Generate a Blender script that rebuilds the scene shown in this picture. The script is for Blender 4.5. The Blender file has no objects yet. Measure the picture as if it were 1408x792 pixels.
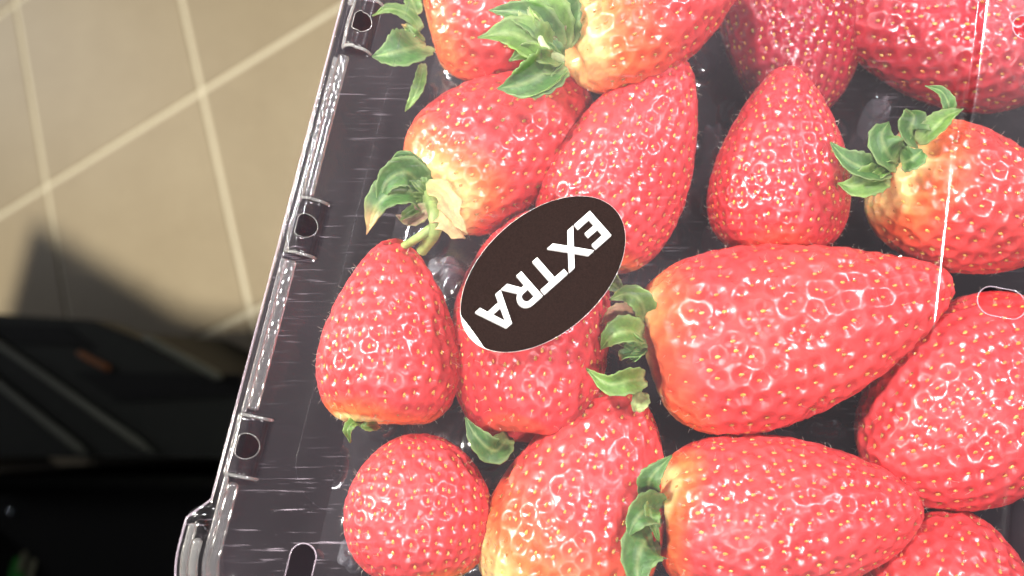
import bpy, math, random
import numpy as np
from mathutils import Matrix, Vector
R = math.radians
sc = bpy.context.scene
random.seed(7); rng = np.random.default_rng(7)

# ------------------------------------------------------------------ camera, world, lamps, exposure
FPX, CX, CY = 1300.0, 704.0, 396.0                 # focal length in pixels of the 1408 x 792 photograph
CAM_H = 1.14                                       # camera height above the tiled floor
CAM = Matrix.Translation((0, 0, CAM_H)) @ Matrix.Rotation(R(27), 4, 'Y') @ Matrix.Rotation(R(7), 4, 'X')
BOX = Matrix.Translation((0, 0, CAM_H)) @ Matrix.Rotation(R(27), 4, 'Y') @ Matrix.Rotation(R(-5), 4, 'X')   # the punnet lies on a slope
cd = bpy.data.cameras.new('camera'); cam = bpy.data.objects.new('camera', cd); sc.collection.objects.link(cam)
cam.matrix_world = CAM; cd.sensor_width = 36; cd.lens = 36 * FPX / 1408; cd.clip_start = 0.01; cd.clip_end = 60
cd.dof.use_dof = True; cd.dof.focus_distance = 0.212; cd.dof.aperture_fstop = 12
sc.camera = cam
w = bpy.data.worlds.new('World'); sc.world = w; w.use_nodes = True
w.node_tree.nodes['Background'].inputs[0].default_value = (0.93, 0.92, 1.0, 1)
w.node_tree.nodes['Background'].inputs[1].default_value = 0.065
sc.view_settings.view_transform = 'Standard'; sc.view_settings.look = 'None'; sc.view_settings.gamma = 1
sc.view_settings.use_curve_mapping = False; sc.view_settings.exposure = 0.68
try:
    sc.cycles.transparent_max_bounces = 24; sc.cycles.max_bounces = 8; sc.cycles.caustics_reflective = False
    sc.cycles.sample_clamp_indirect = 4
except Exception: pass

def lamp(name, pos, target, sx, sy, power, col=(1, 0.97, 0.93), roll=0, spread=180):
    ld = bpy.data.lights.new(name, 'AREA'); ld.shape = 'RECTANGLE'; ld.size = sx; ld.size_y = sy
    ld.energy = power; ld.color = col; ld.spread = R(spread)
    o = bpy.data.objects.new(name, ld); sc.collection.objects.link(o)
    d = Vector(target) - Vector(pos)
    o.matrix_world = Matrix.Translation(pos) @ d.to_track_quat('-Z', 'Y').to_matrix().to_4x4() @ Matrix.Rotation(R(roll), 4, 'Z')
def boxdir(x, y, z, dist):                          # a place given as a direction from the punnet
    return tuple(BOX @ Vector((x, y, z)).normalized().__mul__(dist))
PUN = tuple(BOX @ Vector((0.02, 0.04, -0.2)))
lamp('area_lamp', boxdir(-0.66, 0.62, 1.0, 1.25), PUN, 0.26, 0.08, .66, roll=35, spread=32)
lamp('area_lamp', boxdir(0.10, -0.55, 1.0, 1.5), PUN, 0.26, 0.08, .60, roll=80, spread=32)
lamp('area_lamp', boxdir(1.14, 0.90, 1.0, 1.5), PUN, 0.3, 0.10, .46, (1, 0.95, 0.97), roll=20, spread=32)  # added low at the right so its reflection hazes the lid there
lamp('area_lamp', (-1.15, 0.26, 1.9), (-1.15, 0.26, 0), 0.09, 0.09, 36, (1, 0.94, 0.80))  # added over the tiles to light them and throw the shadow there
lamp('area_lamp', (-5.6, 2.3, 2.8), (-1.7, 0.7, 0), 1.2, 0.6, 22, (0.95, 0.97, 1.0))

# ------------------------------------------------------------------ helpers
def unp(px, py, z, Rm=Matrix.Rotation(R(12), 3, 'X')):          # photo pixel -> punnet space at height z below the lens
    d = Rm @ Vector(((px - CX) / FPX, -(py - CY) / FPX, -1.0))
    return d * (z / d.z)
RC = Matrix.Rotation(R(27), 3, 'Y') @ Matrix.Rotation(R(7), 3, 'X')
def flo(px, py, h):                                              # photo pixel -> world point at height h above the floor
    d = RC @ Vector(((px - CX) / FPX, -(py - CY) / FPX, -1.0))
    p = d * ((h - CAM_H) / d.z); p.z = h
    return p

def setp(o, label=None, cat=None, group=None, kind=None):
    for k, v in (('label', label), ('category', cat), ('group', group), ('kind', kind)):
        if v: o[k] = v
    return o
def empty(name, mat, **kw):
    o = bpy.data.objects.new(name, None); sc.collection.objects.link(o); o.matrix_world = mat; o.empty_display_size = 0.01
    return setp(o, **kw)
def add(name, me, mat=None, parent=None, local=None, smooth=True, **kw):
    o = bpy.data.objects.new(name, me); sc.collection.objects.link(o)
    if parent: o.parent = parent
    if local is not None: o.matrix_local = local
    if mat: me.materials.clear(); me.materials.append(mat)
    if smooth: me.shade_smooth()
    return setp(o, **kw)
def mesh(name, V, F, col=None):
    me = bpy.data.meshes.new(name)
    V = np.asarray(V, dtype=np.float32); F = np.asarray(F, dtype=np.int32)
    me.vertices.add(len(V)); me.vertices.foreach_set('co', V.ravel())
    k = F.shape[1]
    me.loops.add(F.size); me.loops.foreach_set('vertex_index', F.ravel())
    me.polygons.add(len(F)); me.polygons.foreach_set('loop_start', np.arange(0, F.size, k, dtype=np.int32))
    me.update(calc_edges=True)
    if col is not None:
        a = me.color_attributes.new('Col', 'FLOAT_COLOR', 'POINT')
        c = np.ones((len(V), 4), np.float32); c[:, :3] = col; a.data.foreach_set('color', c.ravel())
    return me
def pymesh(name, V, F):
    me = bpy.data.meshes.new(name); me.from_pydata([tuple(v) for v in V], [], F); me.update(); return me
def quads(nu, nv, wrap=False):
    i, j = np.meshgrid(np.arange(nu - 1), np.arange(nv if wrap else nv - 1), indexing='ij')
    j2 = (j + 1) % nv
    return np.stack([i * nv + j, (i + 1) * nv + j, (i + 1) * nv + j2, i * nv + j2], -1).reshape(-1, 4)
def boxmesh(name, poly, z0, z1, bev=0.0):
    """prism over a polygon with chamfered top edge"""
    n = len(poly); V = []; c = sum((Vector(p[:2]) for p in poly), Vector((0, 0))) / n
    def ring(z, inset):
        for p in poly:
            p = Vector(p[:2]); d = (c - p).normalized(); q = p + d * inset; V.append((q.x, q.y, z))
    ring(z0, 0); ring(z1 - bev, 0); ring(z1, bev * 1.3)
    F = [[i, (i + 1) % n, n + (i + 1) % n, n + i] for i in range(n)] + [[n + i, n + (i + 1) % n, 2 * n + (i + 1) % n, 2 * n + i] for i in range(n)]
    F += [list(range(2 * n, 3 * n)), list(range(n))[::-1]]
    return pymesh(name, V, F)
def tube(name, pts, rad, closed=False, seg=8, taper=None):
    P = np.array([tuple(p) for p in pts], float); n = len(P)
    if closed: T = np.roll(P, -1, 0) - np.roll(P, 1, 0)
    else: T = np.gradient(P, axis=0)
    T /= np.linalg.norm(T, axis=1)[:, None] + 1e-12
    up = np.array([0.13, 0.21, 0.97]); N = np.cross(T, up); N /= np.linalg.norm(N, axis=1)[:, None]; B = np.cross(T, N)
    a = np.linspace(0, 2 * np.pi, seg, endpoint=False)
    r = np.full(n, rad) if taper is None else rad * np.asarray(taper)
    V = P[:, None] + r[:, None, None] * (np.cos(a)[None, :, None] * N[:, None] + np.sin(a)[None, :, None] * B[:, None])
    F = quads(n, seg, True)
    if closed:
        j = np.arange(seg); F = np.vstack([F, np.stack([(n - 1) * seg + j, j, (j + 1) % seg, (n - 1) * seg + (j + 1) % seg], -1)])
    me = mesh(name, V.reshape(-1, 3), F)
    return me
def catmull(P, n):
    P = np.array([tuple(p) for p in P], float); Q = np.vstack([2 * P[0] - P[1], P, 2 * P[-1] - P[-2]])
    out = []
    for t in np.linspace(0, len(P) - 1 - 1e-9, n):
        i = int(t); f = t - i; a, b, c, d = Q[i:i + 4]
        out.append(.5 * ((2 * b) + (c - a) * f + (2 * a - 5 * b + 4 * c - d) * f * f + (3 * b - a - 3 * c + d) * f ** 3))
    return np.array(out)

# ------------------------------------------------------------------ materials
def newmat(name):
    m = bpy.data.materials.new(name); m.use_nodes = True; nt = m.node_tree
    return m, nt, nt.nodes['Principled BSDF']
def N(nt, t, **kw):
    n = nt.nodes.new(t)
    for k, v in kw.items():
        if k.startswith('i_'):
            key = k[2:]; key = int(key) if key.isdigit() else key.replace('_', ' ')
            n.inputs[key].default_value = v
        else: setattr(n, k, v)
    return n
def L(nt, a, ao, b, bi): nt.links.new(a.outputs[ao], b.inputs[bi])
def noise(nt, scale, detail=3, rough=.5, co=None):
    n = N(nt, 'ShaderNodeTexNoise', i_Scale=scale, i_Detail=detail, i_Roughness=rough)
    if co: nt.links.new(co, n.inputs['Vector'])
    return n
def plain(name, col, rough=.5, spec=.5, nscale=0, namt=.15, bump=0.0, metal=0):
    m, nt, b = newmat(name); b.inputs['Roughness'].default_value = rough; b.inputs['Specular IOR Level'].default_value = spec
    b.inputs['Base Color'].default_value = (*col, 1); b.inputs['Metallic'].default_value = metal
    if nscale:
        tc = N(nt, 'ShaderNodeTexCoord'); n = noise(nt, nscale, 4, .6, tc.outputs['Object'])
        mx = N(nt, 'ShaderNodeMixRGB', blend_type='MIX'); mx.inputs[1].default_value = (*[c * (1 - namt) for c in col], 1); mx.inputs[2].default_value = (*[min(1, c * (1 + namt)) for c in col], 1)
        L(nt, n, 'Fac', mx, 0); L(nt, mx, 0, b, 'Base Color')
        if bump:
            bp = N(nt, 'ShaderNodeBump', i_Strength=bump, i_Distance=.001); L(nt, n, 'Fac', bp, 'Height'); L(nt, bp, 0, b, 'Normal')
    return m

def flesh_mat():
    m, nt, b = newmat('strawberry_skin')
    tc = N(nt, 'ShaderNodeTexCoord'); at = N(nt, 'ShaderNodeAttribute', attribute_name='Col')
    n = noise(nt, 420, 4, .6, tc.outputs['Object'])
    cr = N(nt, 'ShaderNodeMapRange', i_From_Min=.3, i_From_Max=.7, i_To_Min=.86, i_To_Max=1.14); L(nt, n, 'Fac', cr, 0)
    mul = N(nt, 'ShaderNodeVectorMath', operation='SCALE'); L(nt, at, 'Color', mul, 0); L(nt, cr, 0, mul, 'Scale')
    L(nt, mul, 0, b, 'Base Color')
    b.inputs['Subsurface Weight'].default_value = .35; b.inputs['Subsurface Radius'].default_value = (1.0, .25, .16)
    b.inputs['Subsurface Scale'].default_value = .0025
    b.inputs['Roughness'].default_value = .25; b.inputs['Specular IOR Level'].default_value = .5
    b.inputs['Coat Weight'].default_value = .30; b.inputs['Coat Roughness'].default_value = .22
    n3 = noise(nt, 75, 3, .6, tc.outputs['Object']); r3 = N(nt, 'ShaderNodeMapRange', i_From_Min=.35, i_From_Max=.65, i_To_Min=.22, i_To_Max=.46); L(nt, n3, 'Fac', r3, 0); L(nt, r3, 0, b, 'Roughness')
    r4 = N(nt, 'ShaderNodeMapRange', i_From_Min=.4, i_From_Max=.6, i_To_Min=.5, i_To_Max=.05); L(nt, n3, 'Fac', r4, 0); L(nt, r4, 0, b, 'Coat Weight')
    n2 = noise(nt, 900, 3, .6, tc.outputs['Object']); bp = N(nt, 'ShaderNodeBump', i_Strength=.22, i_Distance=.0003)
    L(nt, n2, 'Fac', bp, 'Height'); L(nt, bp, 0, b, 'Normal'); L(nt, bp, 0, b, 'Coat Normal')
    return m
def seed_mat():
    m, nt, b = newmat('achene'); at = N(nt, 'ShaderNodeAttribute', attribute_name='Col'); L(nt, at, 'Color', b, 'Base Color')
    b.inputs['Roughness'].default_value = .32; b.inputs['Subsurface Weight'].default_value = .15; b.inputs['Subsurface Scale'].default_value = .0008
    return m
def leaf_mat():
    m, nt, b = newmat('sepal_green'); at = N(nt, 'ShaderNodeAttribute', attribute_name='Col')
    tc = N(nt, 'ShaderNodeTexCoord'); n = noise(nt, 500, 4, .6, tc.outputs['Object'])
    cr = N(nt, 'ShaderNodeMapRange', i_From_Min=.3, i_From_Max=.7, i_To_Min=.75, i_To_Max=1.25); L(nt, n, 'Fac', cr, 0)
    mul = N(nt, 'ShaderNodeVectorMath', operation='SCALE'); L(nt, at, 'Color', mul, 0); L(nt, cr, 0, mul, 'Scale')
    L(nt, mul, 0, b, 'Base Color')
    b.inputs['Roughness'].default_value = .5; b.inputs['Subsurface Weight'].default_value = .15
    b.inputs['Subsurface Radius'].default_value = (.4, 1, .2); b.inputs['Subsurface Scale'].default_value = .001
    bp = N(nt, 'ShaderNodeBump', i_Strength=.5, i_Distance=.0004); L(nt, n, 'Fac', bp, 'Height'); L(nt, bp, 0, b, 'Normal')
    return m
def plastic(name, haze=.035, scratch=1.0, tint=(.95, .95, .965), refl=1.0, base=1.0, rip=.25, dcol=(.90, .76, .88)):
    m, nt, b = newmat(name); nt.nodes.remove(b); out = nt.nodes['Material Output']
    tc = N(nt, 'ShaderNodeTexCoord')
    # fine ripples of the formed sheet
    n1 = noise(nt, 90, 2, .5, tc.outputs['Object']); n2 = noise(nt, 700, 3, .6, tc.outputs['Object'])
    bp1 = N(nt, 'ShaderNodeBump', i_Strength=rip, i_Distance=.0006); L(nt, n1, 'Fac', bp1, 'Height')
    bp2 = N(nt, 'ShaderNodeBump', i_Strength=.12, i_Distance=.0002); L(nt, n2, 'Fac', bp2, 'Height'); L(nt, bp1, 0, bp2, 'Normal')
    # short scratches: strongly stretched noise, thresholded, in two directions
    def scr(rot, sc_, lo, hi):
        mp = N(nt, 'ShaderNodeMapping'); mp.inputs['Rotation'].default_value = (0, 0, R(rot)); mp.inputs['Scale'].default_value = sc_
        L(nt, tc, 'Object', mp, 0); n = N(nt, 'ShaderNodeTexNoise', i_Scale=1.0, i_Detail=2.0, i_Roughness=.6); L(nt, mp, 0, n, 'Vector')
        r = N(nt, 'ShaderNodeMapRange', i_From_Min=lo, i_From_Max=hi, i_To_Min=0.0, i_To_Max=1.0); L(nt, n, 'Fac', r, 0); return r
    s1 = scr(4, (90, 1900, 10), .62, .77); s2 = scr(78, (60, 2600, 10), .69, .8)
    sm = N(nt, 'ShaderNodeMath', operation='MAXIMUM'); L(nt, s1, 0, sm, 0); L(nt, s2, 0, sm, 1)
    dust = noise(nt, 1500, 1, .5, tc.outputs['Object']); dr = N(nt, 'ShaderNodeMapRange', i_From_Min=.77, i_From_Max=.82, i_To_Min=0.0, i_To_Max=.7); L(nt, dust, 'Fac', dr, 0)
    sm2 = N(nt, 'ShaderNodeMath', operation='MAXIMUM'); L(nt, sm, 0, sm2, 0); L(nt, dr, 0, sm2, 1)
    msk = noise(nt, 24, 2, .6, tc.outputs['Object']); mr = N(nt, 'ShaderNodeMapRange', i_From_Min=.48, i_From_Max=.66, i_To_Min=.06, i_To_Max=1.0); L(nt, msk, 'Fac', mr, 0)
    sm3 = N(nt, 'ShaderNodeMath', operation='MULTIPLY'); L(nt, sm2, 0, sm3, 0)
    sx = N(nt, 'ShaderNodeSeparateXYZ'); L(nt, tc, 'Object', sx, 0); wx = N(nt, 'ShaderNodeMapRange', i_From_Min=-.045, i_From_Max=-.015, i_To_Min=1.0, i_To_Max=.22); L(nt, sx, 'X', wx, 0)
    mw = N(nt, 'ShaderNodeMath', operation='MULTIPLY'); L(nt, mr, 0, mw, 0); L(nt, wx, 0, mw, 1); L(nt, mw, 0, sm3, 1)   # the handled left side is worn most
    hz = N(nt, 'ShaderNodeMath', operation='MULTIPLY_ADD', i_1=.34 * scratch, i_2=haze); L(nt, sm3, 0, hz, 0)
    fog = noise(nt, 14, 3, .55, tc.outputs['Object']); fg = N(nt, 'ShaderNodeMapRange', i_From_Min=.46, i_From_Max=.74, i_To_Min=haze * .7, i_To_Max=haze * 2.4); L(nt, fog, 'Fac', fg, 0); L(nt, fg, 0, hz, 2)
    lw = N(nt, 'ShaderNodeLayerWeight', i_Blend=.5); L(nt, bp2, 0, lw, 'Normal')
    pw = N(nt, 'ShaderNodeMath', operation='POWER', i_1=4.2); L(nt, lw, 'Facing', pw, 0)
    fm = N(nt, 'ShaderNodeMath', operation='MULTIPLY_ADD', use_clamp=True, i_1=.85 * refl, i_2=.055 * refl * base); L(nt, pw, 0, fm, 0)
    tr = N(nt, 'ShaderNodeBsdfTransparent'); tr.inputs[0].default_value = (*tint, 1)
    gl = N(nt, 'ShaderNodeBsdfGlossy', i_Roughness=.11); L(nt, bp2, 0, gl, 'Normal')
    gr = N(nt, 'ShaderNodeBsdfGlossy', i_Roughness=.42); m0 = N(nt, 'ShaderNodeMixShader', i_0=.006); L(nt, gr, 0, m0, 2)
    di = N(nt, 'ShaderNodeBsdfDiffuse'); di.inputs[0].default_value = (*dcol, 1)  # pinkish default colour imitates red light scattered from the berries
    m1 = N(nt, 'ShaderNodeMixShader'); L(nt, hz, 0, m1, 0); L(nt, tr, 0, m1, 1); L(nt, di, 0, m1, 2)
    m2 = N(nt, 'ShaderNodeMixShader'); L(nt, fm, 0, m2, 0); L(nt, m1, 0, m0, 1); L(nt, m0, 0, m2, 1); L(nt, gl, 0, m2, 2)
    L(nt, m2, 0, out, 'Surface')
    return m

M_flesh, M_seed, M_leaf = flesh_mat(), seed_mat(), leaf_mat()
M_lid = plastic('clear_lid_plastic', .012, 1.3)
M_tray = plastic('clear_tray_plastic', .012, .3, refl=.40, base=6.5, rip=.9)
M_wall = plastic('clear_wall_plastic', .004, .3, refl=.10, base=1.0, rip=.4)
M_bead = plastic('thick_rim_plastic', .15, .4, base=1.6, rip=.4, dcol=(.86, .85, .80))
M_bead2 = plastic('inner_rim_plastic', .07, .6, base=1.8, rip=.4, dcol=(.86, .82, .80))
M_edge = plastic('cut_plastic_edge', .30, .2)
M_hair = plain('fine_hair', (.75, .62, .5), .5)

# ------------------------------------------------------------------ floor of ceramic tiles
floor = empty('floor', Matrix.Translation((0, 0, 0)), kind='structure')
S = complex(0.33354777, 0.10871838) * CAM_H; T0 = complex(-1.46745527, 0.68424668) * CAM_H
tile_len = abs(S); yaw = math.atan2(S.imag, S.real)
grout = plain('grout', (.52, .47, .36), .8, .2, 300, .12)
V = [(-9, -7, 0), (7, -7, 0), (7, 9, 0), (-9, 9, 0)]
add('grout', pymesh('grout', V, [[0, 1, 2, 3]]), grout, floor, smooth=False)
def tile_mat():
    m, nt, b = newmat('floor_tile')
    g = N(nt, 'ShaderNodeNewGeometry'); oi = N(nt, 'ShaderNodeObjectInfo')
    n = noise(nt, 9, 6, .65, g.outputs['Position']); n2 = noise(nt, 170, 3, .6, g.outputs['Position'])
    mx = N(nt, 'ShaderNodeMixRGB'); mx.inputs[1].default_value = (.24, .19, .12, 1); mx.inputs[2].default_value = (.31, .255, .17, 1); L(nt, n, 'Fac', mx, 0)
    rr = N(nt, 'ShaderNodeMapRange', i_To_Min=.93, i_To_Max=1.05); L(nt, oi, 'Random', rr, 0)
    r2 = N(nt, 'ShaderNodeMapRange', i_From_Min=.3, i_From_Max=.7, i_To_Min=.93, i_To_Max=1.06); L(nt, n2, 'Fac', r2, 0)
    mm = N(nt, 'ShaderNodeMath', operation='MULTIPLY'); L(nt, rr, 0, mm, 0); L(nt, r2, 0, mm, 1)
    sc_ = N(nt, 'ShaderNodeVectorMath', operation='SCALE'); L(nt, mx, 0, sc_, 0); L(nt, mm, 0, sc_, 'Scale'); L(nt, sc_, 0, b, 'Base Color')
    b.inputs['Roughness'].default_value = .42; b.inputs['Specular IOR Level'].default_value = .45
    bp = N(nt, 'ShaderNodeBump', i_Strength=.08, i_Distance=.001); L(nt, n, 'Fac', bp, 'Height'); L(nt, bp, 0, b, 'Normal')
    return m
M_tile = tile_mat(); h = tile_len / 2 - .0052; b_ = .0015
me = pymesh('floor_tile', [(-h, -h, -.002), (h, -h, -.002), (h, h, -.002), (-h, h, -.002), (-h, -h, .0015), (h, -h, .0015), (h, h, .0015), (-h, h, .0015),
     (-h + b_, -h + b_, .0028), (h - b_, -h + b_, .0028), (h - b_, h - b_, .0028), (-h + b_, h - b_, .0028)],
     [[0, 1, 5, 4], [1, 2, 6, 5], [2, 3, 7, 6], [3, 0, 4, 7], [4, 5, 9, 8], [5, 6, 10, 9], [6, 7, 11, 10], [7, 4, 8, 11], [8, 9, 10, 11]])
me.materials.append(M_tile)
for i in range(-5, 8):
    for j in range(-6, 8):
        c = S * complex(i + .5, -(j + .5)) + T0
        o = bpy.data.objects.new('floor_tile', me); sc.collection.objects.link(o); o.parent = floor
        o.location = (c.real, c.imag, random.uniform(0, .0004)); o.rotation_euler = (random.uniform(-.001, .001), random.uniform(-.001, .001), yaw)

# ------------------------------------------------------------------ dark things at the lower left
M_blk = plain('black_plastic', (.014, .0155, .0125), .6, .2, 60, .3)
M_blk2 = plain('matt_black_plastic', (.004, .004, .004), .6, .15, 60, .3)
M_bar = plain('grey_bar', (.10, .105, .08), .5, .4, 80, .1)
M_org = plain('orange_paint', (.20, .065, .012), .5, .4, 80, .1)
M_grn = plain('green_plastic', (.015, .16, .02), .35, .5, 60, .2)
CH = .30
def floor_prism(name, pix, ztop, thick, mat, parent, bev=.004, **kw):
    P = [flo(x, y, ztop) for x, y in pix]
    c = sum(P, Vector()) / len(P)
    if sum((P[i] - c).cross(P[(i + 1) % len(P)] - c).z for i in range(len(P))) < 0: P.reverse()
    loc = parent.matrix_world.inverted()
    me = boxmesh(name, [loc @ p for p in P], (loc @ Vector((0, 0, ztop - thick))).z, (loc @ Vector((0, 0, ztop))).z, bev)
    return add(name, me, mat, parent, smooth=False, **kw)
cr_root = empty('plastic_crate', Matrix.Translation((-1.15, 0.02, 0)), label='low black plastic crate with slanting grey bars on the tiled floor', cat='crate')
floor_prism('lid', [(-120, 424), (126, 440), (190, 466), (330, 541), (470, 600), (470, 632), (-120, 628)], CH, .035, M_blk, cr_root)
floor_prism('body', [(-110, 436), (120, 452), (320, 552), (455, 605), (455, 625), (-110, 620)], CH - .038, CH - .040, M_blk2, cr_root)
def bar(a, b, wpx, name, mat, hh=CH + .012):
    A, B = flo(*a, hh), flo(*b, hh); loc = cr_root.matrix_world.inverted(); n = 14
    rad = wpx / FPX * 1.25 * .5 * (CAM_H - hh) * 1.2
    P = [loc @ A.lerp(B, t) for t in np.linspace(0, 1, n)]; D = (P[-1] - P[0]).length
    tp = [max(.05, min(1, math.sqrt(max(0, 1 - (1 - min(t, 1 - t) * D / rad) ** 2)) if min(t, 1 - t) * D < rad else 1)) for t in np.linspace(0, 1, n)]
    me = tube(name, P, rad, seg=10, taper=tp); return add(name, me, mat, cr_root)
bar((-60, 432), (213, 624), 11, 'slant_bar', M_bar); bar((-60, 480), (122, 627), 12, 'slant_bar', M_bar)
bar((196, 462), (306, 521), 11, 'slant_bar', M_bar)  # slanting grey bars raised on the crate lid
bar((106, 484), (152, 508), 9, 'stripe', M_org, CH + .006)
floor_prism('panel', [(100, 512), (330, 514), (340, 545), (160, 552)], CH + .003, .003, M_blk2, cr_root, .001)
floor_prism('panel', [(-40, 445), (90, 448), (130, 478), (20, 470)], CH + .003, .003, M_blk2, cr_root, .001)
cr2 = empty('storage_box', Matrix.Translation((-1.05, -0.2, 0)), label='matt black storage box below the low crate at lower left', cat='box')
floor_prism('body', [(-120, 650), (480, 652), (480, 960), (-120, 960)], .22, .21, M_blk2, cr2)
floor_prism('rim', [(-130, 655), (490, 655), (490, 672), (-130, 668)], .235, .014, M_blk, cr2)
sp = flo(12, 703, .228); o = add('glint_spot', tube('glint_spot', [cr2.matrix_world.inverted() @ (sp + Vector((0, 0, d))) for d in (-.008, 0, .003)], .0045, seg=12, taper=[1, 1, .3]), plain('glint_metal', (.6, .68, .75), .2, .5, metal=1), cr2)  # small bright piece added in place of a blue-white glint
grt = empty('green_board', Matrix.Translation(flo(0, 790, .22)), label='bright green plastic board on the black box at the bottom left corner', cat='board')
floor_prism('body', [(-90, 762), (17, 760), (22, 830), (-90, 835)], .235, .014, M_grn, grt, .004)
for k, (x0, y0, x1, y1) in enumerate([(34, 760, 24, 792), (47, 770, 38, 800)]):
    a, b2 = flo(x0, y0, .225), flo(x1, y1, .225)
    so = empty('wooden_stick', Matrix.Translation((a + b2) / 2), label=('longer' if k == 0 else 'shorter') + ' pale stick beside the green board at bottom left', cat='stick')
    add('stick', tube('stick', [a.lerp(b2, t) - (a + b2) / 2 for t in (0, .5, 1)], .004, seg=8), plain('pale_wood', (.2, .2, .13), .6, .3, 50), so)
    so['kind'] = 'thing'
# the counter is added out of view to shade the tiles
tb = empty('shadow_slab', Matrix.Translation((-2.0, -.1, 0)), label='dark counter added unseen at the left to cast the shadow on the tiles', cat='slab')
ap, e1, e2 = Vector((-1.583, .337)), Vector((.906, -.42)), Vector((-.30, -.955))
loc = tb.matrix_world.inverted()
def tp_(v, z): return loc @ Vector((v.x, v.y, z))
off = Vector((0, 0))
LX = Vector((-1.15, .26)); q = [LX + (v - LX) * .584 for v in (ap, flo(250, 429, 0).xy, flo(300, 440, 0).xy, flo(440, 432, 0).xy, flo(760, 640, 0).xy, flo(760, 900, 0).xy, ap + e1 * .50 + e2 * .9, ap + e2 * .9)]   # the lamp above stands at LX
add('slab_top', boxmesh('slab_top', [tp_(v, 0) for v in reversed(q)], .76, .79, .003), M_blk, tb, smooth=False)
pc = [LX + (ap + e2 * .9 - LX) * .584 + e1 * a - e2 * b3 for a, b3 in ((0, 0), (.3, 0), (.3, .12), (0, .12))]
add('pedestal', boxmesh('pedestal', [tp_(v, 0) for v in pc[::-1]][::-1], .003, .76, .004), M_blk2, tb, smooth=False)

# ------------------------------------------------------------------ black sloping shelf under the punnet
ZL, ZF = -.200, -.252                                # lid plane and tray floor, below the lens
shelf = empty('display_shelf', BOX @ Matrix.Translation((0, 0, ZF)), label='sloping black shelf that carries the strawberry punnet', cat='shelf')
def shelf_pt(px, py):
    p = unp(px, py, ZF - .002); return (p.x, p.y)
sh = [shelf_pt(*p) for p in ((478, -20), (300, 655), (300, 1000), (1800, 1000), (1800, -280), (546, -280))]
M_shelf = plain('black_shelf', (.006, .0035, .006), .75, .10, 40, .3, .2)
add('board', boxmesh('board', sh, -.03, -.001, .0015), M_shelf, shelf, smooth=False)
wl = shelf.matrix_world.inverted()
post = [(wl @ Vector((x, y, z))) for z in (.003, CAM_H - .31) for x, y in ((.02, -.02), (.14, -.02), (.14, .10), (.02, .10))]
add('post', pymesh('post', post, [[0, 1, 2, 3][::-1], [4, 5, 6, 7], [0, 1, 5, 4], [1, 2, 6, 5], [2, 3, 7, 6], [3, 0, 4, 7]]), M_blk2, shelf, smooth=False)

# ------------------------------------------------------------------ the clear punnet
pun = empty('strawberry_punnet', BOX @ Matrix.Translation((0, 0, ZF)), label='clear plastic strawberry punnet with oval black sticker on its lid', cat='punnet')
PL = Matrix.Translation((0, 0, -ZF))                 # punnet space (lens at origin) -> child space
eA = unp(470, 0, ZL - .004); eB = unp(286, 700, ZL - .004)
dirb = (eA - eB).normalized()                        # b runs up along the left edge
dira = Vector((dirb.y, -dirb.x, 0)).normalized()     # a runs inward, to the right
orig = eB.copy(); orig.z = 0
def ab(px, py, z=ZL):
    p = unp(px, py, z) - orig; p.z = 0
    return p.dot(dira), p.dot(dirb)
def sd_rr(a, b, a0, a1, b0, b1, r):                  # inside positive
    qx = np.abs(a - (a0 + a1) / 2) - (a1 - a0) / 2 + r; qy = np.abs(b - (b0 + b1) / 2) - (b1 - b0) / 2 + r
    return -(np.minimum(np.maximum(qx, qy), 0) + np.hypot(np.maximum(qx, 0), np.maximum(qy, 0)) - r)
A1, B0, B1 = .182, -.026, .185
_, bstep = ab(290, 697)
holes = [ab(498, 36) + (.0024, .0023, 'd'), ab(422, 314) + (.0026, .0023, 'd'), ab(342, 614) + (.0026, .0024, 'd')]
slots = [ab(412, 782) + (.0027, .0050, 's'), ab(1378, 416) + (.0052, .0032, 's'), ab(1412, 36) + (.0030, .0030, 's')]
def hole_sdf(a, b):
    f = np.full(np.shape(a), 9.)
    for ha, hb, ra, rb, k in holes:
        d = np.maximum(np.hypot(a - ha, b - hb) - ra, -(a - ha) - ra * .72); f = np.minimum(f, d)
    for ha, hb, ra, rb, k in slots:
        r = min(ra, rb); d = np.hypot(np.maximum(np.abs(a - ha) - (ra - r), 0), np.maximum(np.abs(b - hb) - (rb - r), 0)) - r; f = np.minimum(f, d)
    return f
def edge_d(a, b):
    d1 = sd_rr(a, b, 0, A1, B0, B1, .018)
    d2 = sd_rr(a, b, -.0042, .05, B0 - .0042, bstep, .0041)
    d2b = sd_rr(a, b, -.0042, A1 + .004, B0 - .0042, B1, .022)
    return np.maximum(d1, np.minimum(d2, d2b)), d1
def sm(x): x = np.clip(x, 0, 1); return x * x * (3 - 2 * x)
ain, _ = ab(444, 480); _, bin_ = ab(480, 709); acr, _ = ab(1312, 250); acr2, _ = ab(1395, 620); _, bend_ = ab(1290, 500)
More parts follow.
